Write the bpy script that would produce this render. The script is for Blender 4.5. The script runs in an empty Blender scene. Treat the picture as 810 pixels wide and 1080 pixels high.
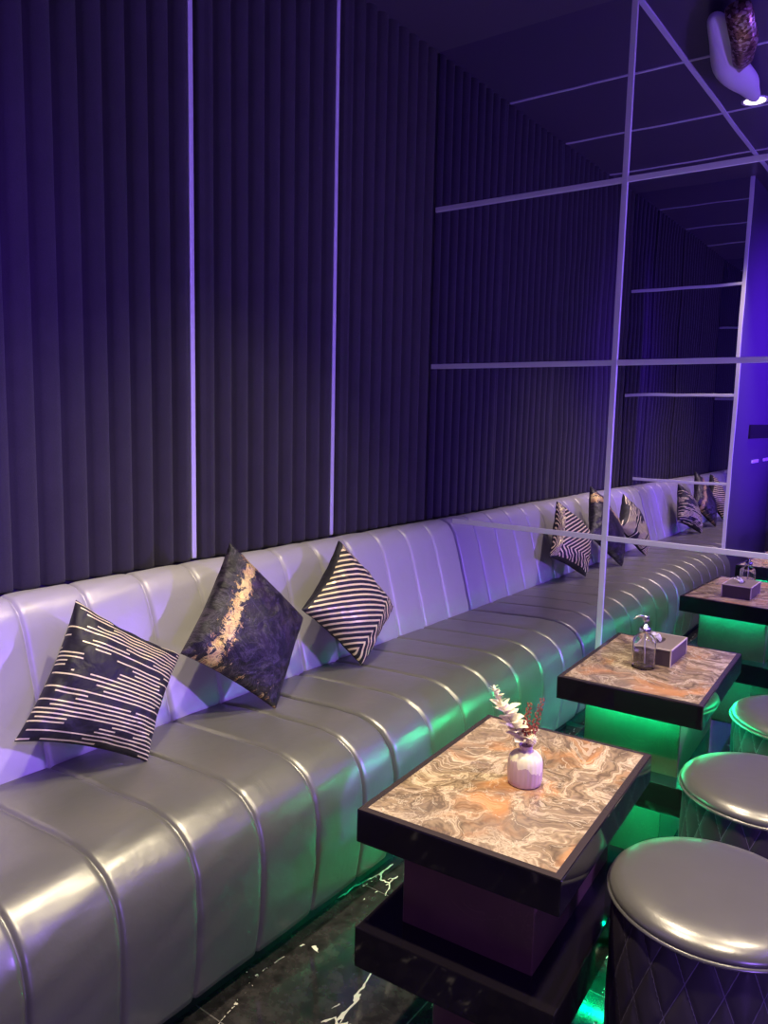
import bpy, bmesh, math, random
from math import sin, cos, pi
from mathutils import Vector, Matrix

random.seed(7)
SC = bpy.context.scene
COL = SC.collection
S = 2.05            # metres per survey unit (distance of the camera from the ribbed wall)
ZC = 0.655          # camera height in survey units


def W(x, y, z):
    return Vector((x * S, y * S, (z + ZC) * S))


FAR = 1.538 * S                 # the mirrored end wall
CEIL = (0.796 + ZC) * S
PART_Y = 0.235 * S              # face of the mirrored return behind the sofa's near end
REAR = -0.45 * S
RIGHT = 1.72 * S

# ------------------------------------------------------------------ helpers


def link(o, parent=None):
    COL.objects.link(o)
    if parent is not None:
        o.parent = parent
    return o


def obj(name, bm, mats, parent=None, smooth=False, loc=None):
    me = bpy.data.meshes.new(name)
    bm.normal_update()
    bm.to_mesh(me)
    bm.free()
    if not isinstance(mats, (list, tuple)):
        mats = [mats]
    for m in mats:
        me.materials.append(m)
    if smooth:
        for p in me.polygons:
            p.use_smooth = True
    o = bpy.data.objects.new(name, me)
    if loc is not None:
        o.location = loc
    return link(o, parent)


def tag(o, label, cat, group=None):
    o['label'] = label
    o['category'] = cat
    if group:
        o['group'] = group
    return o


def thing(name, label, cat, loc, rz=0.0, group=None):
    o = bpy.data.objects.new(name, None)
    o.empty_display_size = 0.05
    o.location = loc
    o.rotation_euler = (0, 0, rz)
    link(o)
    return tag(o, label, cat, group)


def struct(name, bm, m, smooth=False):
    o = obj(name, bm, m, smooth=smooth)
    o['kind'] = 'structure'
    return o


def dup(root, loc, rz, label, group=None):
    def cp(o, parent):
        c = o.copy()
        COL.objects.link(c)
        if parent is not None:
            c.parent = parent
        for ch in list(o.children):
            cp(ch, c)
        return c
    r = cp(root, None)
    r.location = loc
    r.rotation_euler = (0, 0, rz)
    r['label'] = label
    if group:
        r['group'] = group
    return r


def box(bm, lo, hi, bevel=0.0, seg=2, mat=0):
    lo = Vector(lo)
    hi = Vector(hi)
    ps = [(x, y, z) for z in (lo.z, hi.z) for y in (lo.y, hi.y) for x in (lo.x, hi.x)]
    v = [bm.verts.new(p) for p in ps]
    fs = [(0, 2, 3, 1), (4, 5, 7, 6), (0, 1, 5, 4), (2, 6, 7, 3), (0, 4, 6, 2), (1, 3, 7, 5)]
    faces = [bm.faces.new([v[i] for i in f]) for f in fs]
    for f in faces:
        f.material_index = mat
    if bevel > 0:
        es = set()
        for f in faces:
            es.update(f.edges)
        bmesh.ops.bevel(bm, geom=list(es), offset=bevel, segments=seg, affect='EDGES', profile=0.6)
    return faces


def boxo(name, lo, hi, m, parent=None, bevel=0.0, seg=2):
    bm = bmesh.new()
    box(bm, lo, hi, bevel, seg)
    return obj(name, bm, m, parent)


def lathe(bm, prof, n=48, c=(0, 0, 0), cap0=True, cap1=True, shape=None, mat=0):
    """prof = [(r, z)], shape(theta) scales the radius."""
    rings = []
    for r, z in prof:
        ring = []
        for i in range(n):
            t = 2 * pi * i / n
            k = shape(t, z) if shape else 1.0
            ring.append(bm.verts.new((c[0] + r * k * cos(t), c[1] + r * k * sin(t), c[2] + z)))
        rings.append(ring)
    for a, b in zip(rings, rings[1:]):
        for i in range(n):
            f = bm.faces.new((a[i], a[(i + 1) % n], b[(i + 1) % n], b[i]))
            f.material_index = mat
    if cap0:
        bm.faces.new(rings[0][::-1]).material_index = mat
    if cap1:
        bm.faces.new(rings[-1]).material_index = mat
    return rings


def tube(bm, pts, r, n=8, r1=None):
    pts = [Vector(p) for p in pts]
    rings = []
    m = len(pts)
    for i, p in enumerate(pts):
        d = (pts[min(i + 1, m - 1)] - pts[max(i - 1, 0)]).normalized()
        a = d.orthogonal().normalized()
        if abs(d.z) < 0.95:
            a = d.cross(Vector((0, 0, 1))).normalized()
        b = d.cross(a).normalized()
        rr = r if r1 is None else r + (r1 - r) * i / (m - 1)
        rings.append([bm.verts.new(p + (a * cos(2 * pi * k / n) + b * sin(2 * pi * k / n)) * rr) for k in range(n)])
    for a, b in zip(rings, rings[1:]):
        for i in range(n):
            bm.faces.new((a[i], a[(i + 1) % n], b[(i + 1) % n], b[i]))
    bm.faces.new(rings[0][::-1])
    bm.faces.new(rings[-1])


def grid(bm, rows, closed=False, mat=0):
    vs = [[bm.verts.new(p) for p in r] for r in rows]
    for a, b in zip(vs, vs[1:]):
        k = len(a)
        for i in range(k if closed else k - 1):
            f = bm.faces.new((a[i], a[(i + 1) % k], b[(i + 1) % k], b[i]))
            f.material_index = mat
    return vs


# ------------------------------------------------------------------ materials


class NT:
    def __init__(self, name):
        self.m = bpy.data.materials.new(name)
        self.m.use_nodes = True
        self.t = self.m.node_tree
        self.t.nodes.clear()
        self.out = self.t.nodes.new('ShaderNodeOutputMaterial')
        self.b = self.t.nodes.new('ShaderNodeBsdfPrincipled')
        self.link(self.b.outputs[0], self.out.inputs[0])

    def link(self, a, b):
        self.t.links.new(a, b)

    def n(self, typ, **kw):
        nd = self.t.nodes.new('ShaderNode' + typ)
        for k, v in kw.items():
            setattr(nd, k, v)
        return nd

    def put(self, sock, v):
        if hasattr(v, 'is_output'):
            self.link(v, sock)
        else:
            sock.default_value = v

    def math(self, op, a, b=0.0, c=None):
        nd = self.n('Math', operation=op)
        self.put(nd.inputs[0], a)
        self.put(nd.inputs[1], b)
        if c is not None:
            self.put(nd.inputs[2], c)
        return nd.outputs[0]

    def ramp(self, fac, stops, interp='LINEAR'):
        nd = self.n('ValToRGB')
        nd.color_ramp.interpolation = interp
        el = nd.color_ramp.elements
        while len(el) < len(stops):
            el.new(0.5)
        for e, (p, c) in zip(el, stops):
            e.position = p
            e.color = c if len(c) == 4 else (*c, 1)
        self.link(fac, nd.inputs[0])
        return nd.outputs[0]

    def noise(self, vec, scale, detail=4, rough=0.5, dist=0.0, dim='3D'):
        nd = self.n('TexNoise', noise_dimensions=dim)
        nd.inputs['Scale'].default_value = scale
        nd.inputs['Detail'].default_value = detail
        nd.inputs['Roughness'].default_value = rough
        nd.inputs['Distortion'].default_value = dist
        if vec is not None:
            self.link(vec, nd.inputs['Vector'])
        return nd

    def mix(self, fac, a, b):
        nd = self.n('Mix', data_type='RGBA')
        self.put(nd.inputs[0], fac)
        for s, v in ((nd.inputs[6], a), (nd.inputs[7], b)):
            if hasattr(v, 'is_output'):
                self.link(v, s)
            else:
                s.default_value = (*v, 1) if len(v) == 3 else v
        return nd.outputs[2]

    def bump(self, h, strength, dist=0.01):
        nd = self.n('Bump')
        nd.inputs['Strength'].default_value = strength
        nd.inputs['Distance'].default_value = dist
        self.link(h, nd.inputs['Height'])
        self.link(nd.outputs[0], self.b.inputs['Normal'])

    def co(self, which='Object'):
        return self.n('TexCoord').outputs[which]

    def set(self, **kw):
        for k, v in kw.items():
            k = k.replace('_', ' ')
            if k == 'color':
                k = 'Base Color'
            s = self.b.inputs[k]
            if isinstance(v, tuple) and len(v) == 3:
                v = (*v, 1)
            self.put(s, v)
        return self


def plain(name, color, rough=0.5, metal=0.0, **kw):
    t = NT(name)
    t.set(color=color, Roughness=rough, Metallic=metal, **kw)
    return t.m


def emit(name, color, strength):
    t = NT(name)
    t.set(color=(0.0, 0.0, 0.0), Roughness=0.6)
    t.b.inputs['Emission Color'].default_value = (*color, 1)
    t.b.inputs['Emission Strength'].default_value = strength
    return t.m


def leather(name, c, rough=0.36, metal=0.45, bump=0.12):
    t = NT(name)
    v = t.co()
    n1 = t.noise(v, 5, 3)
    n2 = t.noise(v, 260, 3, 0.6)
    n3 = t.noise(v, 14, 3, 0.5, 0.6)
    dark = tuple(q * 0.86 for q in c)
    t.set(color=t.mix(n1.outputs[0], dark, c), Metallic=metal)
    r = t.math('MULTIPLY_ADD', n3.outputs[0], 0.10, rough - 0.05)
    t.link(r, t.b.inputs['Roughness'])
    h = t.math('MULTIPLY_ADD', n3.outputs[0], 2.2, t.math('MULTIPLY', n2.outputs[0], 0.16))
    t.bump(h, bump, 0.006)
    return t.m


def quilted():
    t = NT('dark_quilted_leather')
    v = t.co()
    sep = t.n('SeparateXYZ')
    t.link(v, sep.inputs[0])
    th = t.math('MULTIPLY', t.math('ARCTAN2', sep.outputs[1], sep.outputs[0]), 18 / (2 * pi))
    z = t.math('MULTIPLY', sep.outputs[2], 1 / 0.16)

    def d(x):
        return t.math('ABSOLUTE', t.math('SUBTRACT', t.math('FRACT', t.math('ADD', x, 0.5)), 0.5))
    m = t.math('MINIMUM', d(t.math('ADD', th, z)), d(t.math('SUBTRACT', th, z)))
    m = t.math('LESS_THAN', m, 0.012)
    g = t.noise(v, 240, 3, 0.6)
    t.set(color=t.mix(m, (0.050, 0.040, 0.055), (0.20, 0.17, 0.23)), Roughness=0.38)
    t.bump(g.outputs[0], 0.08, 0.003)
    return t.m


def fabric():
    t = NT('ribbed_fabric')
    v = t.co()
    n = t.noise(v, 420, 3, 0.7)
    n2 = t.noise(v, 9, 3, 0.6)
    k = t.math('ADD', t.math('MULTIPLY', n.outputs[0], 0.7), t.math('MULTIPLY', n2.outputs[0], 0.3))
    t.set(color=t.ramp(k, [(0.3, (0.015, 0.012, 0.017)), (0.7, (0.038, 0.031, 0.041))]), Roughness=0.9)
    t.b.inputs['Sheen Weight'].default_value = 0.08
    t.b.inputs['Sheen Roughness'].default_value = 0.5
    t.bump(n.outputs[0], 0.5, 0.004)
    return t.m


def floor_mat():
    t = NT('black_marble_tiles')
    v = t.co()
    mp = t.n('Mapping')
    mp.inputs['Rotation'].default_value = (0, 0, 0.75)
    mp.inputs['Scale'].default_value = (1.0, 0.30, 1.0)
    t.link(v, mp.inputs[0])
    wob = t.noise(mp.outputs[0], 5.0, 5, 0.6)
    wv = t.n('VectorMath', operation='MULTIPLY_ADD')
    t.link(wob.outputs['Color'], wv.inputs[0])
    wv.inputs[1].default_value = (0.16, 0.16, 0.0)
    t.link(mp.outputs[0], wv.inputs[2])
    veil = t.noise(v, 3.1, 2)
    cloud = t.noise(v, 22, 6, 0.7)
    brk = t.noise(v, 40, 3, 0.6)

    def vein(scale, width):
        vo = t.n('TexVoronoi', feature='DISTANCE_TO_EDGE')
        vo.inputs['Scale'].default_value = scale
        t.link(wv.outputs[0], vo.inputs['Vector'])
        return t.math('LESS_THAN', vo.outputs['Distance'], width)
    ma = t.math('MULTIPLY', vein(2.6, 0.0040), t.math('GREATER_THAN', veil.outputs[0], 0.50))
    mb = t.math('MULTIPLY', vein(6.0, 0.006), t.math('GREATER_THAN', brk.outputs[0], 0.55))
    mb = t.math('MULTIPLY', mb, t.math('LESS_THAN', veil.outputs[0], 0.56))
    ve = t.math('MAXIMUM', ma, t.math('MULTIPLY', mb, 0.75))
    base = t.ramp(cloud.outputs[0], [(0.35, (0.010, 0.009, 0.010)), (0.8, (0.055, 0.048, 0.050))])
    col = t.mix(ve, base, (0.75, 0.70, 0.62))
    sep = t.n('SeparateXYZ')
    t.link(v, sep.inputs[0])
    gx = t.math('PINGPONG', t.math('ADD', sep.outputs[0], 0.02), 0.3)
    gy = t.math('PINGPONG', t.math('ADD', sep.outputs[1], 0.13), 0.3)
    g = t.math('LESS_THAN', t.math('MINIMUM', gx, gy), 0.0016)
    col = t.mix(g, col, (0.09, 0.08, 0.08))
    t.set(color=col, Roughness=t.math('MULTIPLY_ADD', g, 0.4, 0.09))
    t.b.inputs['Specular IOR Level'].default_value = 0.6
    return t.m


def onyx():
    t = NT('swirled_onyx')
    inf = t.n('ObjectInfo')
    ad = t.n('VectorMath', operation='ADD')
    t.link(t.co(), ad.inputs[0])
    sc = t.n('VectorMath', operation='SCALE')
    sc.inputs['Scale'].default_value = 3.7
    t.link(inf.outputs['Location'], sc.inputs[0])
    t.link(sc.outputs[0], ad.inputs[1])
    v = ad.outputs[0]
    w1 = t.noise(v, 2.6, 4, 0.5, 0.6)
    w2 = t.noise(v, 9, 4, 0.55, 0.4)
    wv = t.n('VectorMath', operation='MULTIPLY_ADD')
    t.link(w1.outputs['Color'], wv.inputs[0])
    wv.inputs[1].default_value = (0.42, 0.42, 0.0)
    t.link(v, wv.inputs[2])
    wv2 = t.n('VectorMath', operation='MULTIPLY_ADD')
    t.link(w2.outputs['Color'], wv2.inputs[0])
    wv2.inputs[1].default_value = (0.05, 0.05, 0.0)
    t.link(wv.outputs[0], wv2.inputs[2])
    band = t.noise(wv2.outputs[0], 3.0, 6, 0.55, 0.4)
    x = t.math('MULTIPLY', band.outputs[0], 9.0)
    fr = t.math('PINGPONG', x, 0.5)
    fr = t.math('MULTIPLY', fr, 2.0)
    col = t.ramp(fr, [(0.0, (0.13, 0.088, 0.056)), (0.25, (0.25, 0.175, 0.105)), (0.45, (0.37, 0.26, 0.155)),
                      (0.62, (0.20, 0.14, 0.09)), (0.80, (0.40, 0.29, 0.18)), (0.90, (0.64, 0.51, 0.34)), (1.0, (0.33, 0.235, 0.145))])
    rust = t.noise(wv.outputs[0], 5.5, 4, 0.55, 0.4)
    rm = t.ramp(rust.outputs[0], [(0.54, (0, 0, 0)), (0.68, (1, 1, 1))])
    col = t.mix(t.math('MULTIPLY', rm, 0.75), col, (0.62, 0.27, 0.09))
    gray = t.noise(v, 3.0, 2, 0.5, 0.5)
    gm = t.ramp(gray.outputs[0], [(0.45, (0, 0, 0)), (0.62, (1, 1, 1))])
    col = t.mix(t.math('MULTIPLY', gm, 0.5), col, (0.20, 0.155, 0.125))
    vein = t.noise(wv2.outputs[0], 8, 6, 0.6, 1.0)
    vm = t.math('LESS_THAN', t.math('ABSOLUTE', t.math('SUBTRACT', vein.outputs[0], 0.5)), 0.008)
    col = t.mix(t.math('MULTIPLY', vm, 0.35), col, (0.78, 0.67, 0.48))
    t.set(color=col, Roughness=0.22)
    return t.m


def stripes_mat():
    t = NT('black_fabric_broken_gold_lines')
    sep = t.n('SeparateXYZ')
    t.link(t.co('UV'), sep.inputs[0])
    u, v = sep.outputs[0], sep.outputs[1]
    row = t.math('MULTIPLY', v, 33.0)
    fl = t.math('FLOOR', row)
    fr = t.math('FRACT', row)
    line = t.math('LESS_THAN', t.math('ABSOLUTE', t.math('SUBTRACT', fr, 0.5)), 0.17)
    wn = t.n('TexWhiteNoise', noise_dimensions='1D')
    t.link(fl, wn.inputs['W'])
    cb = t.n('CombineXYZ')
    t.link(t.math('MULTIPLY', u, 2.1), cb.inputs[0])
    t.link(t.math('MULTIPLY', wn.outputs[0], 91.0), cb.inputs[1])
    nz = t.noise(cb.outputs[0], 1.0, 0, dim='2D')
    on = t.math('GREATER_THAN', nz.outputs[0], 0.455)
    m = t.math('MULTIPLY', line, on)
    t.set(color=t.mix(m, (0.012, 0.010, 0.016), (0.92, 0.80, 0.46)), Metallic=t.math('MULTIPLY', m, 0.1),
          Roughness=t.math('MULTIPLY_ADD', m, -0.25, 0.6))
    t.bump(t.noise(t.co('UV'), 5.0, 3, 0.5, 0.5).outputs[0], 0.5, 0.025)
    return t.m


def chevron_mat():
    t = NT('black_fabric_gold_chevrons')
    sep = t.n('SeparateXYZ')
    t.link(t.co('UV'), sep.inputs[0])
    u, v = sep.outputs[0], sep.outputs[1]
    # zigzag with its main fold near u = .8 and a second fold close to the left edge
    z = t.math('ABSOLUTE', t.math('SUBTRACT', u, 0.78))
    # the uppermost corner folds back the other way
    z2 = t.math('MULTIPLY', t.math('MAXIMUM', t.math('SUBTRACT', v, 0.90), 0.0), -6.0)
    ph = t.math('MULTIPLY', t.math('ADD', t.math('ADD', v, t.math('MULTIPLY', z, 1.0)), z2), 12.0)
    fr = t.math('FRACT', ph)
    m = t.math('LESS_THAN', t.math('ABSOLUTE', t.math('SUBTRACT', fr, 0.5)), 0.185)
    edge = t.math('LESS_THAN', t.math('ABSOLUTE', t.math('SUBTRACT', u, 0.5)), 0.47)
    m = t.math('MULTIPLY', m, edge)
    t.set(color=t.mix(m, (0.014, 0.012, 0.018), (0.95, 0.78, 0.40)), Metallic=t.math('MULTIPLY', m, 0.1),
          Roughness=t.math('MULTIPLY_ADD', m, -0.3, 0.6))
    t.bump(t.noise(t.co('UV'), 5.0, 3, 0.5, 0.5).outputs[0], 0.5, 0.025)
    return t.m


def foil_mat():
    t = NT('dark_satin_gold_foil')
    uv = t.co('UV')
    sep = t.n('SeparateXYZ')
    t.link(uv, sep.inputs[0])
    u, v = sep.outputs[0], sep.outputs[1]
    w = t.noise(uv, 4.0, 5, 0.6, 0.8)
    n = t.noise(uv, 15.0, 8, 0.78, 1.0)
    veil = t.noise(uv, 5.5, 7, 0.65, 1.2)
    vm = t.ramp(t.math('ABSOLUTE', t.math('SUBTRACT', veil.outputs[0], 0.5)), [(0.0, (1, 1, 1)), (0.035, (0, 0, 0))])
    base = t.mix(t.math('MULTIPLY', vm, 0.5), (0.008, 0.006, 0.012), (0.11, 0.085, 0.13))
    cloud = t.ramp(w.outputs[0], [(0.5, (0, 0, 0)), (0.72, (1, 1, 1))])
    base = t.mix(t.math('MULTIPLY', cloud, 0.22), base, (0.12, 0.06, 0.14))
    d = t.math('ABSOLUTE', t.math('SUBTRACT', t.math('ADD', u, t.math('MULTIPLY', w.outputs[0], 0.14)), 0.30))
    band = t.math('MULTIPLY_ADD', d, -1.7, 0.31)
    band = t.math('MAXIMUM', band, 0.0)
    d2 = t.math('SUBTRACT', 0.22, t.math('ADD', v, t.math('MULTIPLY', w.outputs[0], 0.10)))
    band = t.math('MAXIMUM', band, t.math('MULTIPLY', t.math('MAXIMUM', d2, 0.0), 0.9))
    mk = t.math('GREATER_THAN', t.math('ADD', n.outputs[0], band), 0.715)
    gold = t.ramp(n.outputs[0], [(0.40, (0.40, 0.22, 0.07)), (0.50, (1.0, 0.78, 0.32)), (0.58, (0.45, 0.22, 0.08)), (0.66, (1.0, 0.80, 0.40))])
    t.set(color=t.mix(mk, base, gold), Metallic=t.math('MULTIPLY', mk, 0.4),
          Roughness=t.math('MULTIPLY_ADD', mk, -0.06, 0.36))
    t.bump(t.math('ADD', t.math('MULTIPLY', n.outputs[0], 0.25), w.outputs[0]), 0.6, 0.025)
    return t.m


def glaze_mat():
    t = NT('mauve_ceramic_cream_drip')
    v = t.co()
    sep = t.n('SeparateXYZ')
    t.link(v, sep.inputs[0])
    mp = t.n('Mapping')
    mp.inputs['Scale'].default_value = (1, 1, 0.15)
    t.link(v, mp.inputs[0])
    n = t.noise(mp.outputs[0], 42, 2, 0.5)
    lim = t.math('MULTIPLY_ADD', n.outputs[0], -0.085, 0.0935)
    m = t.math('GREATER_THAN', sep.outputs[2], lim)
    m = t.math('MULTIPLY', m, t.math('LESS_THAN', sep.outputs[2], 0.0725))
    t.set(color=t.mix(m, (0.58, 0.42, 0.40), (0.90, 0.82, 0.56)), Roughness=0.32)
    return t.m


def glass_mat(name, color=(1, 1, 1), ior=1.45, rough=0.0):
    t = NT(name)
    t.set(color=color, Roughness=rough)
    t.b.inputs['Transmission Weight'].default_value = 1.0
    t.b.inputs['IOR'].default_value = ior
    return t.m


def mirror_mat():
    t = NT('tinted_mirror')
    g = t.n('BsdfGlossy')
    g.inputs['Color'].default_value = (0.72, 0.66, 0.90, 1)
    g.inputs['Roughness'].default_value = 0.0
    n = t.noise(t.co(), 1.6, 2, 0.5)
    bp = t.n('Bump')
    bp.inputs['Strength'].default_value = 0.06
    bp.inputs['Distance'].default_value = 0.02
    t.link(n.outputs[0], bp.inputs['Height'])
    t.link(bp.outputs[0], g.inputs['Normal'])
    t.link(g.outputs[0], t.out.inputs[0])
    return t.m


def brown_stone():
    t = NT('dark_polished_stone')
    v = t.co()
    n = t.noise(v, 4.5, 5, 0.6, 1.3)
    m = t.math('LESS_THAN', t.math('ABSOLUTE', t.math('SUBTRACT', n.outputs[0], 0.5)), 0.004)
    c = t.noise(v, 9, 5, 0.6)
    base = t.ramp(c.outputs[0], [(0.3, (0.085, 0.040, 0.032)), (0.8, (0.13, 0.062, 0.050))])
    t.set(color=t.mix(t.math('MULTIPLY', m, 0.10), base, (0.35, 0.22, 0.15)), Roughness=0.28)
    return t.m


def ceil_mat():
    t = NT('dark_ceiling_panels')
    v = t.co()
    n = t.noise(v, 300, 2)
    t.set(color=(0.085, 0.070, 0.10), Roughness=0.32)
    t.bump(n.outputs[0], 0.05, 0.002)
    return t.m


M = dict(
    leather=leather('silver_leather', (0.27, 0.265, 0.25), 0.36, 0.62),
    back=leather('lit_silver_leather', (0.50, 0.48, 0.47), 0.42, 0.2),  # same sofa leather, paler: light falling on the backrest put into the colour
    stooltop=leather('grey_leather', (0.20, 0.19, 0.185), 0.30, 0.6, 0.06),
    stoolside=quilted(),
    fabric=fabric(), floor=floor_mat(), onyx=onyx(), stripes=stripes_mat(), chevron=chevron_mat(),
    foil=foil_mat(), glaze=glaze_mat(), mirror=mirror_mat(), stone=brown_stone(), ceil=ceil_mat(),
    black=plain('black_cushion_back', (0.012, 0.010, 0.016), 0.65),
    gloss=plain('glossy_black_edge', (0.010, 0.008, 0.011), 0.06),
    border=plain('dark_border', (0.045, 0.034, 0.034), 0.2),
    kick=plain('black_plinth', (0.008, 0.007, 0.008), 0.5),
    alu=plain('brushed_trim', (0.78, 0.77, 0.80), 0.45, 0.3),
    wallalu=plain('polished_trim', (0.80, 0.79, 0.84), 0.4, 0.25),
    chrome=plain('chrome', (0.85, 0.85, 0.86), 0.10, 1.0),
    wall=plain('dark_wall_paint', (0.085, 0.065, 0.12), 0.55),
    glass=glass_mat('clear_glass'),
    liquid=glass_mat('clear_liquid', (0.98, 0.99, 1.0), 1.12),
    plastic=plain('clear_tube', (0.75, 0.76, 0.78), 0.3),
    boxm=plain('plum_leather', (0.060, 0.040, 0.050), 0.45),
    boxtop=plain('taupe_leather', (0.22, 0.175, 0.14), 0.45),
    trim=plain('pale_edge_binding', (0.62, 0.52, 0.44), 0.45),
    tissue=plain('white_tissue', (0.90, 0.88, 0.82), 0.9),
    cream=plain('cream_dried_leaf', (0.86, 0.78, 0.58), 0.8),
    palestem=plain('pale_stem', (0.55, 0.47, 0.32), 0.8),
    red=plain('rust_dried_flower', (0.36, 0.075, 0.050), 0.8),
    redstem=plain('dark_red_stem', (0.16, 0.04, 0.03), 0.8),
    yellow=plain('pale_yellow_pompom', (0.85, 0.76, 0.50), 0.85),
    green=emit('green_led', (0.0, 1.0, 0.34), 270.0),
    purple=emit('violet_led', (0.16, 0.05, 1.0), 10.0),
    warm=emit('warm_lamp', (1.0, 0.88, 0.68), 8.0),
    screen=plain('dark_panel_glass', (0.015, 0.012, 0.02), 0.12),
    white=plain('white_plastic', (0.8, 0.8, 0.8), 0.4),
    pale=plain('pale_cloth', (0.85, 0.80, 0.82), 0.6),
)


def sequin():
    t = NT('bronze_sequins')
    v = t.n('TexVoronoi')
    v.inputs['Scale'].default_value = 90
    t.link(t.co(), v.inputs['Vector'])
    t.set(color=t.ramp(v.outputs['Color'], [(0.2, (0.15, 0.07, 0.05)), (0.6, (0.55, 0.30, 0.22)), (0.8, (1.0, 0.8, 0.65))]),
          Metallic=0.7, Roughness=0.3)
    return t.m


M['sequin'] = sequin()

# ------------------------------------------------------------------ room shell


def slab(name, lo, hi, m):
    bm = bmesh.new()
    box(bm, lo, hi)
    return struct(name, bm, m)


slab('floor', (-0.1, REAR - 0.1, -0.1), (RIGHT + 0.1, FAR + 0.1, 0), M['floor'])
slab('ceiling', (-0.1, REAR - 0.1, CEIL), (RIGHT + 0.1, FAR + 0.1, CEIL + 0.1), M['ceil'])
slab('wall_left', (-0.12, REAR - 0.1, 0), (-0.032, FAR + 0.1, CEIL), M['wall'])
slab('wall_right', (RIGHT, REAR - 0.1, 0), (RIGHT + 0.1, FAR + 0.1, CEIL), M['wall'])
slab('wall_rear', (-0.032, REAR - 0.1, 0), (RIGHT, REAR, CEIL), M['wall'])
slab('wall_far', (-0.032, FAR + 0.006, 0), (RIGHT, FAR + 0.1, CEIL), M['wall'])
PX = 0.385 * S
slab('wall_return', (-0.03, REAR, 0), (PX, PART_Y - 0.006, CEIL), M['wall'])

# aluminium strips on the ribbed wall
TR = [0]


def trim(lo, hi, m='alu'):
    TR[0] += 1
    bm = bmesh.new()
    box(bm, lo, hi, 0.0015, 1)
    return struct('trim_%d' % TR[0], bm, M[m])


SY = [0.495, 0.8485, 1.2025]
for y in SY:
    trim((-0.031, y * S - 0.0105, 0.84), (-0.020, y * S + 0.0095, CEIL), 'wallalu')
# ceiling strips, in line with those of the walls
for y in SY:
    trim((0.0, y * S - 0.008, CEIL - 0.005), (RIGHT, y * S + 0.008, CEIL + 0.002))
VX = [0.435, 0.87, 1.305]
for x in VX[:2]:
    trim((x * S - 0.012, PART_Y + 0.01, CEIL - 0.007), (x * S + 0.012, FAR - 0.02, CEIL + 0.002))
# strips on the mirrored end wall
HZ = [-0.24, 0.1125, 0.4605]
for z in HZ:
    zz = (z + ZC) * S
    x0 = 0.15 if z < 0 else 0.004
    trim((x0, FAR - 0.006, zz - 0.011), (RIGHT, FAR + 0.004, zz + 0.011))
for x in VX:
    trim((x * S - 0.012, FAR - 0.007, 0.02), (x * S + 0.012, FAR + 0.004, CEIL))
# strips on the mirrored return behind the camera's left shoulder
for z in (0.46, 0.09, -0.21):
    zz = (z + ZC) * S
    trim((0.10 if z < 0 else 0.004, PART_Y - 0.004, zz - 0.010), (PX - 0.02, PART_Y + 0.006, zz + 0.010))
trim((PX - 0.022, PART_Y - 0.004, 0.02), (PX + 0.004, PART_Y + 0.008, CEIL))

# ribbed upholstered wall panels: 9 rounded ribs between two strips
bounds = [PART_Y / S, 0.495, 0.8485, 1.2025, 1.5375]
plabel = ['dark ribbed fabric wall panel nearest the camera, at the left edge of the photo',
          'dark ribbed fabric wall panel left of the first bright strip, above the striped cushion',
          'dark ribbed fabric wall panel between the two bright vertical wall strips',
          'dark ribbed fabric wall panel next to the mirrored wall, right of the second wall strip']
for k in range(4):
    y0, y1 = bounds[k] * S + (0.012 if k else 0.002), bounds[k + 1] * S - (0.012 if k < 3 else 0.0)
    n = 9 if k else 6
    bm = bmesh.new()
    prof = []
    for i in range(n):
        a, b = y0 + (y1 - y0) * i / n, y0 + (y1 - y0) * (i + 1) / n
        for j in range(11):
            t = j / 10
            s = 2 * t - 1
            h = 0.029 * (1 - abs(s) ** 2.2) ** 0.6 if abs(s) < 1 else 0.0
            if k and i == 0 and t < 0.5:
                h = 0.024
            if k < 3 and i == n - 1 and t > 0.5:
                h *= 0.55 + 0.45 * (1 - (2 * t - 1))
            prof.append((-0.026 + h, a + (b - a) * (0.012 + 0.976 * t)))
    pts = [Vector((-0.031, y0, 0))] + [Vector((x, y, 0)) for x, y in prof] + [Vector((-0.031, y1, 0))]
    rows = [[p + Vector((0, 0, z)) for p in pts] for z in (0.84, 1.3, 2.0, CEIL)]
    grid(bm, rows)
    o = obj('fabric_panel', bm, M['fabric'], smooth=True)
    tag(o, plabel[k], 'wall panel', 'ribbed fabric wall panels')

# mirror panes
zs = [0.02, (HZ[0] + ZC) * S, (HZ[1] + ZC) * S, (HZ[2] + ZC) * S, CEIL]
xs = [0.0, VX[0] * S, VX[1] * S, VX[2] * S, RIGHT]
rown = ['bottom row of the mirrored wall', 'second row up',
        'third row up', 'top row of the mirrored wall']
coln = ['tall tinted mirror pane beside the ribbed wall', 'tinted mirror pane right of the upright strip']
for c in range(2):
    for r in range(4):
        bm = bmesh.new()
        cx, cz = (xs[c] + xs[c + 1]) / 2, (zs[r] + zs[r + 1]) / 2
        hx, hz = (xs[c + 1] - xs[c]) / 2, (zs[r + 1] - zs[r]) / 2
        box(bm, (-hx, 0, -hz), (hx, 0.005, hz))
        o = obj('mirror_pane', bm, M['mirror'], loc=(cx, FAR, cz))
        tag(o, '%s, %s' % (coln[c].replace('tall ', '') if r != 3 else coln[c].replace('tall ', ''), rown[r]), 'mirror', 'mirror panes of the end wall')
bm = bmesh.new()
box(bm, (xs[2], FAR, 0.02), (RIGHT, FAR + 0.005, CEIL))
struct('wall_far_mirror', bm, M['mirror'])
bm = bmesh.new()
box(bm, (0.0, PART_Y - 0.005, 0.02), (PX - 0.005, PART_Y, CEIL))
o = obj('mirror_pane', bm, M['mirror'])
tag(o, 'strip-crossed mirror on the return wall closing the reflected sofa', 'mirror')

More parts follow.
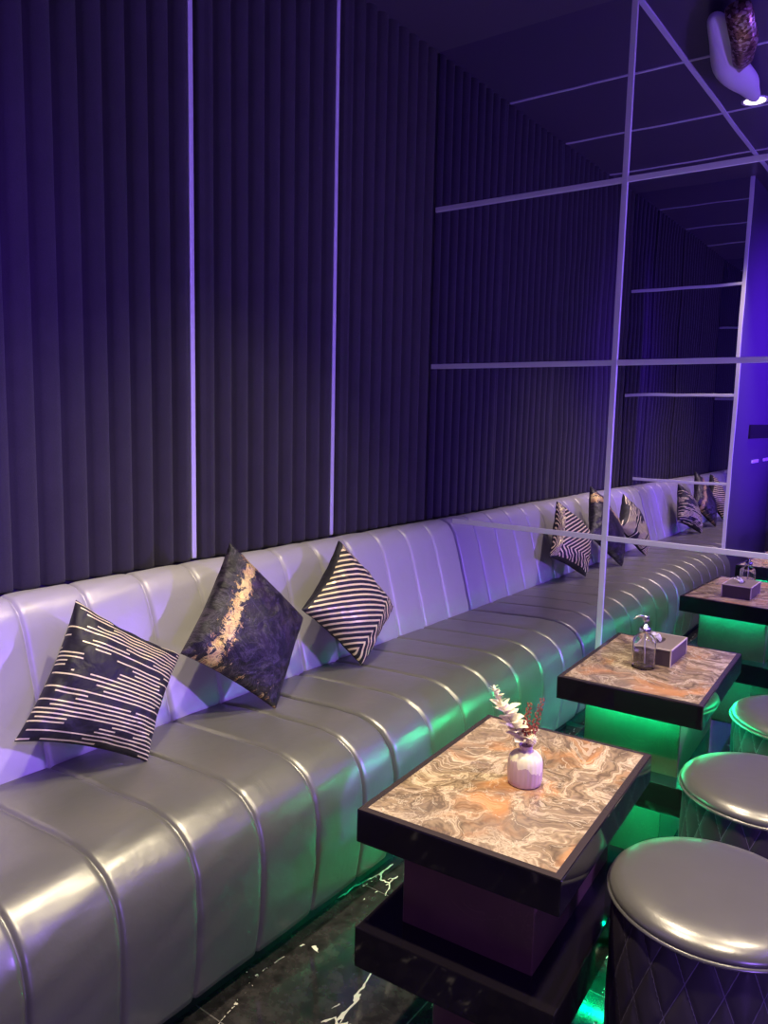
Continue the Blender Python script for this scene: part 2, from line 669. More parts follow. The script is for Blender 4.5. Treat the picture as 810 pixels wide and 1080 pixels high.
# ------------------------------------------------------------------ sofa
sofa = thing('banquette_sofa', 'long silver grey channel-tufted leather banquette along the ribbed wall', 'sofa', (0, 0, 0))


def normals(prof):
    out = []
    for i in range(len(prof)):
        a = prof[max(i - 1, 0)]
        b = prof[min(i + 1, len(prof) - 1)]
        dx, dz = b[0] - a[0], b[1] - a[1]
        l = math.hypot(dx, dz) or 1
        out.append((-dz / l, dx / l))
    return out


def spline(pts, n):
    """Catmull-Rom through pts, n samples a segment."""
    P = [pts[0]] + list(pts) + [pts[-1]]
    out = []
    for i in range(1, len(P) - 2):
        for j in range(n):
            t = j / n
            q = []
            for k in range(2):
                a, b, c, d = P[i - 1][k], P[i][k], P[i + 1][k], P[i + 2][k]
                q.append(0.5 * (2 * b + (c - a) * t + (2 * a - 5 * b + 4 * c - d) * t * t + (3 * b - a - 3 * c + d) * t ** 3))
            out.append(tuple(q))
    out.append(tuple(pts[-1]))
    return out


def channel(prof, seams, depth, groove, flip=1.0, ends=True):
    """sweep prof (x,z in metres) along y, puffed between the seams."""
    nr = normals(prof)
    rows = []
    prof_len = len(prof)
    for si in range(len(seams) - 1):
        a, b = seams[si], seams[si + 1]
        L = b - a
        ts = [0, 0.012, 0.03, 0.055, 0.09, 0.15, 0.24, 0.36, 0.5, 0.64, 0.76, 0.85, 0.91, 0.945, 0.97, 0.988]
        if si == len(seams) - 2:
            ts = ts + [1.0]
        for t in ts:
            s = abs(2 * t - 1)
            h = depth * (1 - s ** 7.0)
            dist = min(t, 1 - t) * L
            h -= groove * math.exp(-(dist / 0.0035) ** 2)
            h += 0.3 * groove * math.exp(-((dist - 0.012) / 0.006) ** 2)
            y = a + t * L
            end = (si == 0 and t < 0.2) or (si == len(seams) - 2 and t > 0.8)
            if ends and end:
                d = (y - seams[0]) if si == 0 else (seams[-1] - y)
                r = 0.016
                if d < r:
                    h -= 0.012 * (1 - math.sqrt(max(0, 1 - (1 - d / r) ** 2)))
            row = []
            for i, ((x, z), (nx, nz)) in enumerate(zip(prof, nr)):
                k = min(1.0, i / 3.0, (prof_len - 1 - i) / 3.0) * flip
                w = 0.0012 * sin(31 * y + 5.1 * i * 0.3) * sin(17 * x + 9 * y)
                row.append(Vector((x + nx * (h + w) * k, y, z + nz * (h + w) * k)))
            rows.append(row)
    bm = bmesh.new()
    vs = grid(bm, rows)
    try:
        bm.faces.new(vs[0])
        bm.faces.new(vs[-1][::-1])
    except ValueError:
        pass
    bmesh.ops.recalc_face_normals(bm, faces=bm.faces)
    return bm


def Z(z):
    return (z + ZC) * S


def smooth_by_angle(o, deg=50):
    me = o.data
    for p in me.polygons:
        p.use_smooth = len(p.vertices) == 4


# seat: from under the backrest over the rounded lip and down the front
seat_pts = [(0.10, -0.447), (0.16, -0.441), (0.24, -0.436), (0.31, -0.4325), (0.345, -0.434), (0.372, -0.443), (0.392, -0.462),
            (0.402, -0.490), (0.404, -0.53), (0.401, -0.58), (0.394, -0.625)]
sp = [(x * S, Z(z)) for x, z in seat_pts]
sp = spline(sp, 4) + [(0.375 * S, Z(-0.632)), (0.10 * S, Z(-0.632))]
seams1 = [0.236, 0.315, 0.409, 0.502, 0.595, 0.690, 0.783, 0.8545]
seams2 = [0.8565, 0.953, 1.049, 1.146, 1.242, 1.338, 1.435, 1.537]
for sm in (seams1, seams2):
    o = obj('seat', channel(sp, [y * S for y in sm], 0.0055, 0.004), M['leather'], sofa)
    smooth_by_angle(o)
# backrest
back_pts = [(0.010, -0.258), (0.018, -0.2475), (0.036, -0.2425), (0.056, -0.247), (0.072, -0.262), (0.084, -0.290), (0.097, -0.335),
            (0.111, -0.385), (0.124, -0.432), (0.128, -0.455)]
bp = [(x * S, Z(z)) for x, z in back_pts]
bp = spline(bp, 4) + [(0.10 * S, Z(-0.47)), (0.01 * S, Z(-0.47))]
bs = [0.5 + 0.0944 * k for k in range(-2, 12)]
bs1 = [0.236] + bs[:7][0:]
bs1 = [0.236, 0.3112, 0.4056, 0.5, 0.5944, 0.6888, 0.7832, 0.8766]
bs2 = [0.8786, 0.972, 1.0664, 1.1608, 1.2552, 1.3496, 1.444, 1.537]
for sm in (bs1, bs2):
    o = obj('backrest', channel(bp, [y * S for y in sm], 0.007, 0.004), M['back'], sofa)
    smooth_by_angle(o)
boxo('plinth', (0.01, 0.237 * S, 0.0), (0.375 * S, 1.536 * S, Z(-0.634)), M['kick'], sofa)

# ------------------------------------------------------------------ cushions


def cushion(name, label, l, t, r, b, thick, mats, seed, pinch=0.07):
    rnd = random.Random(seed)
    l, t, r, b = [W(*p) for p in (l, t, r, b)]
    c = (l + t + r + b) / 4
    n = ((b - l).cross(t - l)).normalized()
    if n.x < 0:
        n = -n
    N = 44
    ph = [rnd.uniform(0, 6.28) for _ in range(8)]

    def pos(u, v, side):
        a, bb = 2 * u - 1, 2 * v - 1
        a2 = a * (1 - pinch * (1 - bb * bb) * a * a)
        b2 = bb * (1 - pinch * (1 - a * a) * bb * bb)
        uu, vv = (a2 + 1) / 2, (b2 + 1) / 2
        p = l * (1 - uu) * (1 - vv) + b * uu * (1 - vv) + t * (1 - uu) * vv + r * uu * vv
        e = max(0.0, (1 - a * a) * (1 - bb * bb))
        h = thick * 0.5 * e ** 0.42
        # gathers that run in from the edges and corners
        edge = 1 - e
        h += 0.0065 * e ** 0.3 * edge * (sin(17 * u + ph[0]) * sin(13 * v + ph[1]) + 0.7 * sin(29 * (u + v) + ph[2]) + 0.6 * sin(31 * (u - v) + ph[3]))
        h += 0.008 * e * sin(5 * u + ph[4]) * sin(6 * v + ph[5])
        if side < 0:
            h *= 0.5
        return p + n * (h * side) - c

    bm = bmesh.new()
    uvl = bm.loops.layers.uv.new('UVMap')
    F, B = {}, {}
    for i in range(N + 1):
        for j in range(N + 1):
            # denser towards the border
            u = 0.5 - 0.5 * cos(pi * i / N)
            v = 0.5 - 0.5 * cos(pi * j / N)
            F[i, j] = (bm.verts.new(pos(u, v, 1)), u, v)
            if 0 < i < N and 0 < j < N:
                B[i, j] = (bm.verts.new(pos(u, v, -1)), u, v)
            else:
                B[i, j] = F[i, j]
    for i in range(N):
        for j in range(N):
            q = [(i, j), (i + 1, j), (i + 1, j + 1), (i, j + 1)]
            for D, mi in ((F, 0), (B, 1)):
                vs = [D[k] for k in (q if mi == 0 else q[::-1])]
                try:
                    f = bm.faces.new([x[0] for x in vs])
                except ValueError:
                    continue
                f.material_index = mi
                f.smooth = True
                for lp, x in zip(f.loops, vs):
                    lp[uvl].uv = (x[1], x[2])
    bmesh.ops.recalc_face_normals(bm, faces=bm.faces)
    o = obj(name, bm, mats, loc=c)
    return tag(o, label, 'cushion', 'cushions leaning on the sofa back')


cushion('throw_cushion', 'black cushion with thin broken cream lines, nearest the camera on the sofa',
        (0.16, 0.441, -0.381), (0.122, 0.547, -0.240), (0.16, 0.679, -0.335), (0.222, 0.576, -0.436), 0.165, [M['stripes'], M['black']], 3, 0.095)
cushion('throw_cushion', 'dark purple satin cushion with gold foil, between the two patterned cushions',
        (0.155, 0.683, -0.336), (0.115, 0.812, -0.199), (0.165, 0.925, -0.332), (0.222, 0.803, -0.436), 0.165, [M['foil'], M['black']], 8, 0.065)
cushion('throw_cushion', 'black cushion with gold zigzag chevron stripes, farthest along the sofa',
        (0.16, 0.926, -0.319), (0.12, 1.067, -0.226), (0.16, 1.186, -0.363), (0.203, 1.036, -0.433), 0.16, [M['chevron'], M['black']], 5, 0.085)

# ------------------------------------------------------------------ tables
TW, TL = 0.205 * S, 0.295 * S      # across (x), along (y)
HT = (ZC - 0.377) * S
EH = 0.034 * S


def make_table(label, loc, leds, rz):
    t = thing('cocktail_table', label, 'table', loc, rz, 'stone topped cocktail tables')
    hx, hy = TW / 2, TL / 2
    bm = bmesh.new()
    box(bm, (-hx, -hy, HT - EH), (hx, hy, HT - 0.0012), 0.003, 2)
    obj('edge_frame', bm, M['gloss'], t)
    bd = 0.0155
    bm = bmesh.new()
    # mitred border lying on the frame
    o4 = [(-hx + .002, -hy + .002), (hx - .002, -hy + .002), (hx - .002, hy - .002), (-hx + .002, hy - .002)]
    i4 = [(-hx + bd, -hy + bd), (hx - bd, -hy + bd), (hx - bd, hy - bd), (-hx + bd, hy - bd)]
    vo = [bm.verts.new((x, y, HT - 0.0011)) for x, y in o4]
    vi = [bm.verts.new((x, y, HT - 0.0002)) for x, y in i4]
    for k in range(4):
        bm.faces.new((vo[k], vo[(k + 1) % 4], vi[(k + 1) % 4], vi[k]))
    obj('border', bm, M['border'], t)
    bm = bmesh.new()
    box(bm, (-hx + bd, -hy + bd, HT - 0.008), (hx - bd, hy - bd, HT), 0.0006, 1)
    o = obj('stone_top', bm, M['onyx'], t)
    o['label'] = 'swirled brown and cream onyx top'
    ix, iy = hx - 0.034 * S, hy - 0.034 * S
    z1, z0 = HT - EH, (ZC - 0.500) * S
    zb = (ZC - 0.542) * S
    boxo('column', (-ix, -iy, z0 - 0.002), (ix, iy, z1 + 0.002), M['stone'], t, 0.002, 1)
    boxo('lower_tier', (-hx, -hy, zb), (hx, hy, z0), M['gloss'], t, 0.003, 2)
    boxo('plinth', (-ix + 0.05, -iy + 0.05, 0.0), (ix - 0.05, iy - 0.05, zb + 0.002), M['stone'], t, 0.002, 1)
    w, h = 0.008, 0.0012
    for sd in leds:
        for zt in (z1, zb):
            if sd in 'fb':
                s = -1 if sd == 'f' else 1
                y = s * (iy + 0.028)
                lo, hi = (-ix + 0.004, y - w / 2, zt - h), (ix - 0.004, y + w / 2, zt - 0.0003)
            else:
                s = -1 if sd == 'l' else 1
                x = s * (ix + 0.028)
                lo, hi = (x - w / 2, -iy + 0.004, zt - h), (x + w / 2, iy - 0.004, zt - 0.0003)
            boxo('light_strip', lo, hi, M['green'], t)
    return t


def ctr(x0, x1, y0, y1):
    return Vector(((x0 + x1) / 2 * S, (y0 + y1) / 2 * S, 0))


make_table('swirled onyx topped table holding the flower vase, nearest the camera', Vector((0.658 * S, 0.715 * S, 0)), 'b', math.radians(3.6))
make_table('swirled onyx topped table holding the glass pump bottle, glowing green beneath', Vector((0.649 * S, 1.205 * S, 0)), 'fblr', math.radians(2.6))
make_table('onyx topped table seen only in the mirror behind the reflected vase table', Vector((0.645 * S, 0.042 * S, 0)), '', 0)

# ------------------------------------------------------------------ stools
SR = 0.093 * S
SH = (ZC - 0.430) * S + 0.008


def make_stool(label, loc):
    t = thing('round_stool', label, 'stool', loc, 0, 'round quilted stools')
    n, m = 288, 60
    rows = []
    for j in range(m + 1):
        h = 0.03 + (SH - 0.012 - 0.03) * j / m
        row = []
        for i in range(n):
            th = 2 * pi * i / n
            a = (th / (2 * pi) * 18 + h / 0.16) % 1.0
            b = (th / (2 * pi) * 18 - h / 0.16) % 1.0
            da, db = min(a, 1 - a), min(b, 1 - b)
            d = min(da, db)
            puff = 0.0045 * (1 - math.exp(-d * 9)) - 0.001 * math.exp(-(d / 0.03) ** 2)
            r = SR - 0.012 + puff
            row.append(Vector((r * cos(th), r * sin(th), h)))
        rows.append(row)
    bm = bmesh.new()
    vs = grid(bm, rows, closed=True)
    bm.faces.new(vs[0][::-1])
    bm.faces.new(vs[-1])
    o = obj('quilted_side', bm, M['stoolside'], t)
    smooth_by_angle(o)
    bm = bmesh.new()
    prof = [(SR - 0.010, SH - 0.012), (SR - 0.003, SH - 0.006), (SR - 0.001, SH), (SR - 0.004, SH + 0.006), (SR - 0.012, SH + 0.014), (SR - 0.028, SH + 0.021),
            (SR - 0.055, SH + 0.0255), (SR - 0.10, SH + 0.028), (SR - 0.14, SH + 0.029), (0.02, SH + 0.0295)]
    lathe(bm, prof, 96)
    o = obj('seat_top', bm, M['stooltop'], t)
    smooth_by_angle(o)
    bm = bmesh.new()
    ring = [(SR - 0.002 + 0.0042 * cos(2 * pi * k / 10), SH - 0.008 + 0.0042 * sin(2 * pi * k / 10)) for k in range(11)]
    lathe(bm, ring, 96, cap0=False, cap1=False)
    obj('piping', bm, M['stooltop'], t, True)
    bm = bmesh.new()
    lathe(bm, [(SR - 0.03, 0.0), (SR - 0.03, 0.032)], 64)
    o = obj('base', bm, M['kick'], t)
    smooth_by_angle(o)
    return t


st = make_stool('round grey leather stool nearest the camera, in the bottom right corner', (0.859 * S, 0.714 * S, 0))
dup(st, (0.853 * S, 0.968 * S, 0), 0.4, 'middle round grey leather stool, between the nearest stool and the green-lit one')
dup(st, (0.852 * S, 1.233 * S, 0), 0.9, 'round stool edged in green light, farthest of the stools beside the mirror')

# ------------------------------------------------------------------ vase and dried flowers
vb = Vector((0.668 * S, 0.712 * S, HT))
vase = thing('bud_vase', 'small fluted mauve ceramic vase with cream drip glaze on nearest table', 'vase', vb)
bm = bmesh.new()
vp = [(0.030, 0.0), (0.0345, 0.003), (0.0365, 0.012), (0.0368, 0.035), (0.0362, 0.050), (0.0335, 0.060), (0.027, 0.0675), (0.019, 0.0715),
      (0.0145, 0.0735), (0.0135, 0.078), (0.0145, 0.0835), (0.0155, 0.085), (0.0125, 0.085), (0.0115, 0.078), (0.012, 0.06), (0.012, 0.02)]


def flute(t, z):
    k = 0.022 if z < 0.062 else 0.0
    return 1 + k * (abs(sin(11 * t)) - 0.5)


lathe(bm, vp, 132, shape=flute)
o = obj('body', bm, M['glaze'], vase)
smooth_by_angle(o)


def leaf(bm, p, d, up, L, w):
    """a pointed, slightly folded leaf with thickness."""
    d = d.normalized()
    s = d.cross(up)
    s = s.normalized() if s.length > 1e-4 else d.orthogonal().normalized()
    n = s.cross(d).normalized()
    stn = [(0, 0.05), (0.25, 0.75), (0.5, 1.0), (0.75, 0.7), (1.0, 0.04)]
    top, bot = [], []
    for a, k in stn:
        c = p + d * (L * a) + n * (0.22 * L * a * (1 - a))
        top.append([c - s * (w * k) + n * 0.18 * w * k, c + n * 0.0006, c + s * (w * k) + n * 0.18 * w * k])
    ring = []
    for (a, c, b) in top:
        ring.append([bm.verts.new(q) for q in (a, c + n * 0.0004, b, c - n * 0.0006)])
    for r0, r1 in zip(ring, ring[1:]):
        for i in range(4):
            bm.faces.new((r0[i], r0[(i + 1) % 4], r1[(i + 1) % 4], r1[i]))
    bm.faces.new(ring[0][::-1])
    bm.faces.new(ring[-1])


rnd = random.Random(4)
mouth = Vector((0, 0, 0.075))
# white leafed sprig leaning towards the sofa
t = thing('dried_sprig', 'tall cream dried sprig with pointed leaves, in the mauve vase', 'dried flower', vb, 0)
path = [Vector((0.002, 0.001, 0.03)), Vector((-0.003, 0.0, 0.085)), Vector((-0.026, -0.012, 0.125)), Vector((-0.050, -0.022, 0.165)), Vector((-0.066, -0.034, 0.205))]
bm = bmesh.new()
tube(bm, path, 0.0013, 6, 0.0007)
obj('stem', bm, M['palestem'], t)
bm = bmesh.new()


def along(path, f):
    x = f * (len(path) - 1)
    i = min(int(x), len(path) - 2)
    return path[i].lerp(path[i + 1], x - i), (path[i + 1] - path[i]).normalized()


for k in range(48):
    f = 0.27 + 0.68 * k / 48
    p, d = along(path, f)
    an = k * 2.4
    side = Vector((cos(an), sin(an), 0.15 + 0.5 * (k / 48)))
    L = (0.037 if f < 0.74 else 0.017) * rnd.uniform(0.75, 1.1)
    w = L * (0.30 if f < 0.78 else 0.2)
    leaf(bm, p, side + d * 0.12, Vector((0, 0, 1)) + Vector((rnd.uniform(-.5, .5), rnd.uniform(-.5, .5), 0)), L, w)
for k in range(16):
    p, d = along(path, 0.80 + 0.2 * k / 16)
    an = k * 2.1
    leaf(bm, p, Vector((cos(an) * 0.7, sin(an) * 0.7, 0.6)), Vector((0, 0, 1)), 0.014, 0.0025)
obj('leaves', bm, M['cream'], t)

t = thing('dried_sprig', 'rust red dried sprig with two spikes of tiny buds, in the mauve vase', 'dried flower', vb, 0)
bm = bmesh.new()
bm2 = bmesh.new()
for tip, mid in ((Vector((0.000, 0.010, 0.175)), Vector((-0.004, 0.004, 0.12))), (Vector((0.026, 0.016, 0.190)), Vector((0.014, 0.009, 0.125)))):
    pa = [Vector((0.001, 0.0, 0.03)), Vector((0.001, 0.001, 0.09)), mid, tip]
    tube(bm, pa, 0.0011, 6, 0.0006)
    for k in range(40):
        p, d = along(pa, 0.48 + 0.52 * k / 40)
        an = k * 2.4
        q = p + Vector((cos(an), sin(an), 0.4)) * (0.0075 * (1.15 - 0.6 * k / 40))
        tube(bm, [p, q], 0.0004, 4)
        bmesh.ops.create_icosphere(bm2, subdivisions=1, radius=0.0026 * (1.2 - 0.5 * k / 40), matrix=Matrix.Translation(q) @ Matrix.Scale(1.5, 4, Vector((0, 0, 1))))
obj('stems', bm, M['redstem'], t)
obj('buds', bm2, M['red'], t)

t = thing('dried_flower', 'short pale yellow pompom flower just above the vase mouth', 'dried flower', vb, 0)
bm = bmesh.new()
tube(bm, [Vector((-0.002, -0.002, 0.03)), Vector((0.003, -0.004, 0.085)), Vector((0.012, -0.004, 0.098))], 0.001, 6)
obj('stem', bm, M['palestem'], t)
bm = bmesh.new()
pc = Vector((0.014, -0.004, 0.102))
bmesh.ops.create_icosphere(bm, subdivisions=2, radius=0.0095, matrix=Matrix.Translation(pc))
for k in range(70):
    zz = 1 - 2 * (k + 0.5) / 70
    rr = math.sqrt(1 - zz * zz)
    d = Vector((rr * cos(k * 2.4), rr * sin(k * 2.4), zz))
    leaf(bm, pc + d * 0.0075, d, Vector((0.3, 0.2, 1)), 0.0055, 0.0018)
obj('flower_head', bm, M['yellow'], t)

# ------------------------------------------------------------------ pump bottle
bb = Vector((0.640 * S, 1.176 * S, HT))
bt = thing('pump_bottle', 'clear glass pump bottle half full, standing beside the tissue box', 'bottle', bb, 0.35)


def octo(t, z):
    # chamfered square up to the shoulder, round above
    k = 1.0 if z < 0.082 else max(0.0, 1 - (z - 0.082) / 0.018)
    c, s = abs(cos(t)), abs(sin(t))
    sq = min(1 / max(c, s), 1.28 / (c + s) * 1.0)
    return 1 + k * (sq * 0.93 - 1)


R0 = 0.038
op = [(R0 - 0.003, 0.0), (R0, 0.003), (R0, 0.082), (R0 - 0.003, 0.093), (R0 - 0.012, 0.104), (0.0165, 0.111), (0.0145, 0.114), (0.0145, 0.122)]
ip = [(0.0118, 0.122), (0.0118, 0.113), (0.022, 0.104), (R0 - 0.0062, 0.090), (R0 - 0.0034, 0.080), (R0 - 0.0034, 0.012), (R0 - 0.006, 0.009)]
bm = bmesh.new()
lathe(bm, op + ip, 64, shape=octo)
o = obj('glass_body', bm, M['glass'], bt)
smooth_by_angle(o)
bm = bmesh.new()
lathe(bm, [(R0 - 0.0068, 0.0096), (R0 - 0.0042, 0.0125), (R0 - 0.0042, 0.054)], 64, shape=octo)
o = obj('liquid', bm, M['liquid'], bt)
bm = bmesh.new()
tube(bm, [(0, 0, 0.118), (0.001, 0, 0.07), (0.004, 0.002, 0.014)], 0.0022, 8)
obj('dip_tube', bm, M['plastic'], bt, True)
bm = bmesh.new()
lathe(bm, [(0.0165, 0.114), (0.0172, 0.116), (0.0172, 0.128), (0.0155, 0.131), (0.0085, 0.133), (0.0075, 0.141)], 40)
obj('collar', bm, M['chrome'], bt, True)
bm = bmesh.new()
lathe(bm, [(0.0052, 0.138), (0.0052, 0.150), (0.0098, 0.151), (0.0105, 0.153), (0.0105, 0.165), (0.0095, 0.168), (0.004, 0.169)], 32)
tube(bm, [(0.0, 0, 0.1645), (-0.018, -0.004, 0.1655), (-0.030, -0.007, 0.1625), (-0.036, -0.0085, 0.156)], 0.0040, 10, 0.0026)
obj('pump_head', bm, M['chrome'], bt, True)

# ------------------------------------------------------------------ tissue box
tb = Vector((0.643 * S, 1.2475 * S, HT))
tx = thing('tissue_box', 'low plum leather tissue box with pale edges behind the pump bottle', 'tissue box', tb, math.radians(1.0))
bx, by, bh = 0.0605, 0.094, 0.056
bm = bmesh.new()
box(bm, (-bx, -by, 0), (bx, by, bh - 0.003), 0.0015, 1)
obj('body', bm, M['boxm'], tx)
bm = bmesh.new()
# lid with an oblong opening
outer = []
inner = []
K = 40
for i in range(K):
    a = 2 * pi * i / K
    c, s = cos(a), sin(a)
    k = 1 / max(abs(c), abs(s))
    outer.append((bx * c * k * 0.985, by * s * k * 0.985))
    inner.append((0.013 * c, 0.040 * s))
zt = bh
vo = [bm.verts.new((x, y, zt - 0.0005)) for x, y in outer]
vi = [bm.verts.new((x, y, zt)) for x, y in inner]
vd = [bm.verts.new((x, y, zt - 0.003)) for x, y in inner]
vu = [bm.verts.new((x, y, zt - 0.003)) for x, y in outer]
for i in range(K):
    j = (i + 1) % K
    bm.faces.new((vo[i], vo[j], vi[j], vi[i]))
    bm.faces.new((vi[i], vi[j], vd[j], vd[i]))
    bm.faces.new((vu[j], vu[i], vd[i], vd[j]))
    bm.faces.new((vo[j], vo[i], vu[i], vu[j]))
obj('lid', bm, M['boxtop'], tx)
bm = bmesh.new()
e = 0.0018
for sx in (-1, 1):
    box(bm, (sx * bx - e, -by - e, bh - 2 * e), (sx * bx + e, by + e, bh + 0.0004))
    for sy in (-1, 1):
        box(bm, (sx * bx - e, sy * by - e, 0), (sx * bx + e, sy * by + e, bh))
for sy in (-1, 1):
    box(bm, (-bx - e, sy * by - e, bh - 2 * e), (bx + e, sy * by + e, bh + 0.0004))
obj('edge_binding', bm, M['trim'], tx)
t = thing('tissue', 'white tissue poking out of the plum tissue box', 'tissue', tb + Vector((0, 0, bh - 0.002)), 0.2)
bm = bmesh.new()
rr = random.Random(2)
rows = []
for i in range(9):
    f = i / 8
    row = []
    for j in range(15):
        g = j / 14 - 0.5
        wid = 0.050 * (0.45 + 0.55 * f)
        row.append(Vector((0.010 * sin(9 * g + 2 * f) * (0.3 + f) - 0.020 * f * f, g * wid * 1.0, 0.026 * f - 0.012 * f * f * abs(sin(7 * g)) + rr.uniform(-.001, .001))))
    rows.append(row)
grid(bm, rows)
bmesh.ops.solidify(bm, geom=bm.faces[:], thickness=0.0012)
obj('sheet', bm, M['tissue'], t, True)

# ------------------------------------------------------------------ rear wall fittings (seen in the mirror)


UY0, UY1, UZ0, UZ1 = -0.40, 0.012, -0.058, -0.008
PY = [(-0.19, -0.08), (-0.39, -0.28)]
PZ0, PZ1 = -0.146, -0.134
bm = bmesh.new()
box(bm, (PX, UY0 * S, Z(UZ0)), (PX + 0.012, UY1 * S, Z(UZ1)), 0.004, 2)
o = obj('wall_unit', bm, M['screen'])
tag(o, 'dark slim wall unit on the violet wall, seen at the right edge of the mirror', 'wall unit')
for y0, y1 in PY:
    bm = bmesh.new()
    box(bm, (PX, y0 * S, Z(PZ0)), (PX + 0.008, y1 * S, Z(PZ1)), 0.002, 1)
    o = obj('wall_plate', bm, M['white'])
    tag(o, 'small white wall plate below the dark wall unit, %s of the two in the mirror' % ('left' if (y0, y1) == PY[0] else 'right'), 'wall plate', 'small white plates on the violet wall')

# ------------------------------------------------------------------ ceiling lights and hanging ornament


def downlight(label, x, y, power, size=1.75, target=None):
    p = Vector((x * S, y * S, CEIL))
    t = thing('downlight', label, 'ceiling light', p, 0, 'recessed downlights')
    bm = bmesh.new()
    ring = [(0.050, -0.002), (0.058, -0.006), (0.064, -0.004), (0.064, 0.0)]
    lathe(bm, ring, 40, cap0=False, cap1=False)
    obj('rim', bm, M['alu'], t, True)
    bm = bmesh.new()
    lathe(bm, [(0.050, -0.003), (0.03, -0.0045), (0.001, -0.005)], 40, cap0=True, cap1=True)
    obj('lens', bm, M['warm'], t)
    ld = bpy.data.lights.new('downlight_beam', 'SPOT')
    ld.energy = power
    ld.color = (1.0, 0.86, 0.60)
    ld.spot_size = size
    ld.spot_blend = 0.8
    ld.shadow_soft_size = 0.045
    lo = bpy.data.objects.new('beam', ld)
    link(lo, t)
    lo.location = (0, 0, -0.03)
    if target is not None:
        d = (W(*target) - p).normalized()
        lo.rotation_euler = d.to_track_quat('-Z', 'Y').to_euler()
    return t


downlight('bright recessed downlight reflected at the top right of the mirror', 0.515, 0.888, 165, 1.5)
downlight('recessed downlight above the near end of the sofa', 0.515, 0.42, 165, 1.45)
downlight('recessed downlight above the nearest stool', 1.05, 0.45, 150, 1.5)
downlight('recessed downlight above the middle stool', 1.05, 1.05, 140, 1.5)

t = thing('hanging_ornament', 'pale pointed hanging drape with bronze sequins, reflected at top right', 'ornament', W(0.52, 1.15, 0.775), 0)
bm = bmesh.new()
pts = [Vector((0.06, 0.58, 0.0)), Vector((0.05, 0.36, -0.02)), Vector((0.01, 0.12, -0.03)), Vector((0.03, -0.10, -0.02)), Vector((0.02, -0.25, 0.0)), Vector((0.015, -0.40, 0.01)), Vector((0.01, -0.46, 0.01))]
rad = [0.04, 0.055, 0.08, 0.075, 0.045, 0.035, 0.010]
rows = []
for p, r in zip(pts, rad):
    rows.append([p + Vector((cos(2 * pi * k / 16) * r, 0, sin(2 * pi * k / 16) * r * 0.6)) for k in range(16)])
vs = grid(bm, rows, closed=True)
bm.faces.new(vs[0][::-1])
bm.faces.new(vs[-1])
o = obj('drape', bm, M['pale'], t, True)
md = o.modifiers.new('soft', 'SUBSURF')
md.levels = md.render_levels = 2
bm = bmesh.new()
rows = []
for p, r in ((Vector((0.16, 0.62, -0.03)), 0.05), (Vector((0.14, 0.40, -0.06)), 0.055), (Vector((0.10, 0.24, -0.07)), 0.04), (Vector((0.06, 0.12, -0.06)), 0.006)):
    rows.append([p + Vector((cos(2 * pi * k / 14) * r, 0, sin(2 * pi * k / 14) * r * 0.6)) for k in range(14)])
vs = grid(bm, rows, closed=True)
bm.faces.new(vs[0][::-1])
bm.faces.new(vs[-1])
obj('sequin_wrap', bm, M['sequin'], t, True)

# ------------------------------------------------------------------ violet light


def area(name, loc, tgt, sx, sy, power, color):
    ld = bpy.data.lights.new(name, 'AREA')
    ld.shape = 'RECTANGLE'
    ld.size, ld.size_y = sx, sy
    ld.energy = power
    ld.color = color
    o = bpy.data.objects.new(name, ld)
    link(o)
    o.location = loc
    o.rotation_euler = (Vector(tgt) - Vector(loc)).normalized().to_track_quat('-Z', 'Y').to_euler()
    return o


VI = (0.27, 0.15, 1.0)
area('violet_cove', (RIGHT - 0.15, 0.9 * S, CEIL - 0.35), (0, 0.9 * S, 1.3), 0.15, 2.6, 27, VI)
area('violet_wash', (RIGHT - 0.12, 1.38 * S, 1.15), (0.1, 0.75 * S, 0.75), 0.10, 0.10, 68, (0.30, 0.16, 1.0))
area('violet_low_fill', (RIGHT - 0.12, -0.02 * S, 0.75), (0.8 * S, 0.75 * S, 0.3), 0.10, 0.10, 16, (0.28, 0.14, 1.0))  # low fill added out of view to tint stool sides and table front
sd = bpy.data.lights.new('violet_spot', 'SPOT')  # unseen spot added to turn the side of the return wall violet
sd.energy = 1100
sd.color = (0.16, 0.02, 1.0)
sd.spot_size = 0.95
sd.spot_blend = 1.0
sd.shadow_soft_size = 0.05
so = link(bpy.data.objects.new('violet_spot', sd))
so.location = (RIGHT - 0.12, -0.25 * S, 2.15)
so.rotation_euler = (Vector((PX, -0.12 * S, 1.65)) - so.location).normalized().to_track_quat('-Z', 'Y').to_euler()
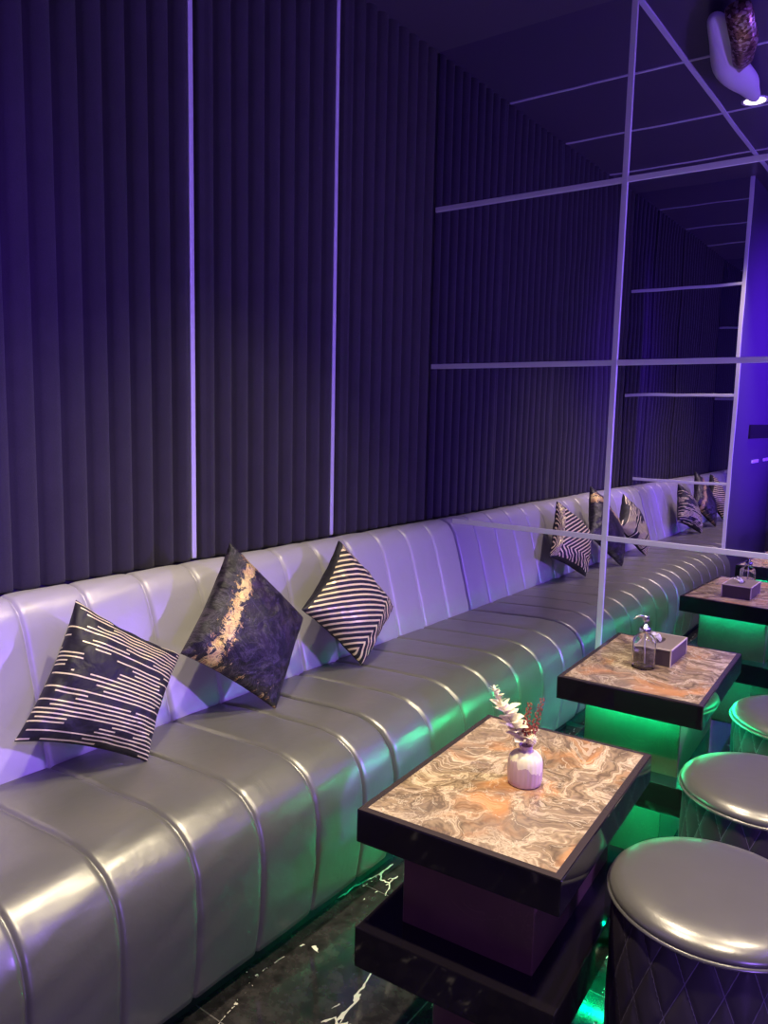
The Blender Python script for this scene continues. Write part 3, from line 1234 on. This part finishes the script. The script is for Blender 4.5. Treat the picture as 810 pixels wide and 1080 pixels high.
# fittings of those lamps; the two near the rear corner are added, unseen
for nm, lo, hi, lb in (
        ('led_cove', (RIGHT - 0.06, 0.3 * S, CEIL - 0.34), (RIGHT, 1.5 * S, CEIL - 0.28), 'long violet light strip high on the right wall'),
        ('violet_lamp_box', (RIGHT - 0.05, 1.33 * S, 1.08), (RIGHT, 1.43 * S, 1.22), 'small violet wall lamp on the right wall'),
        ('violet_lamp_box', (RIGHT - 0.05, -0.06 * S, 0.68), (RIGHT, 0.02 * S, 0.82), 'added low box for the violet fill light near the rear corner of the right wall'),
        ('violet_lamp_box', (RIGHT - 0.05, -0.29 * S, 2.08), (RIGHT, -0.21 * S, 2.22), 'added high box for the violet spot near the rear corner of the right wall')):
    bm = bmesh.new()
    box(bm, lo, hi, 0.004, 1)
    tag(obj(nm, bm, M['purple']), lb, 'wall light')

w = bpy.data.worlds.new('World')
SC.world = w
w.use_nodes = True
w.node_tree.nodes['Background'].inputs[0].default_value = (0.25, 0.18, 1.0, 1)
w.node_tree.nodes['Background'].inputs[1].default_value = 0.0

# ------------------------------------------------------------------ camera
Rr = [[0.80531779, 0.09120222, -0.58578615],
      [0.59242575, -0.08672022, 0.80094403],
      [0.02224837, -0.99204927, -0.12386788]]
cd = bpy.data.cameras.new('camera')
cam = bpy.data.objects.new('camera', cd)
link(cam)
mw = Matrix(((Rr[0][0], -Rr[0][1], -Rr[0][2], S),
             (Rr[1][0], -Rr[1][1], -Rr[1][2], 0.0),
             (Rr[2][0], -Rr[2][1], -Rr[2][2], ZC * S),
             (0, 0, 0, 1)))
cam.matrix_world = mw
cd.sensor_fit = 'HORIZONTAL'
cd.sensor_width = 36.0
cd.lens = 822.0 / 810.0 * 36.0
cd.clip_start = 0.01
SC.camera = cam

SC.view_settings.view_transform = 'Standard'
SC.view_settings.look = 'None'
SC.view_settings.gamma = 1.0
SC.view_settings.exposure = 0.0
SC.view_settings.use_curve_mapping = False
cy = SC.cycles
cy.max_bounces = 12
cy.glossy_bounces = 8
cy.transmission_bounces = 10
cy.sample_clamp_indirect = 6.0
cy.use_denoising = True
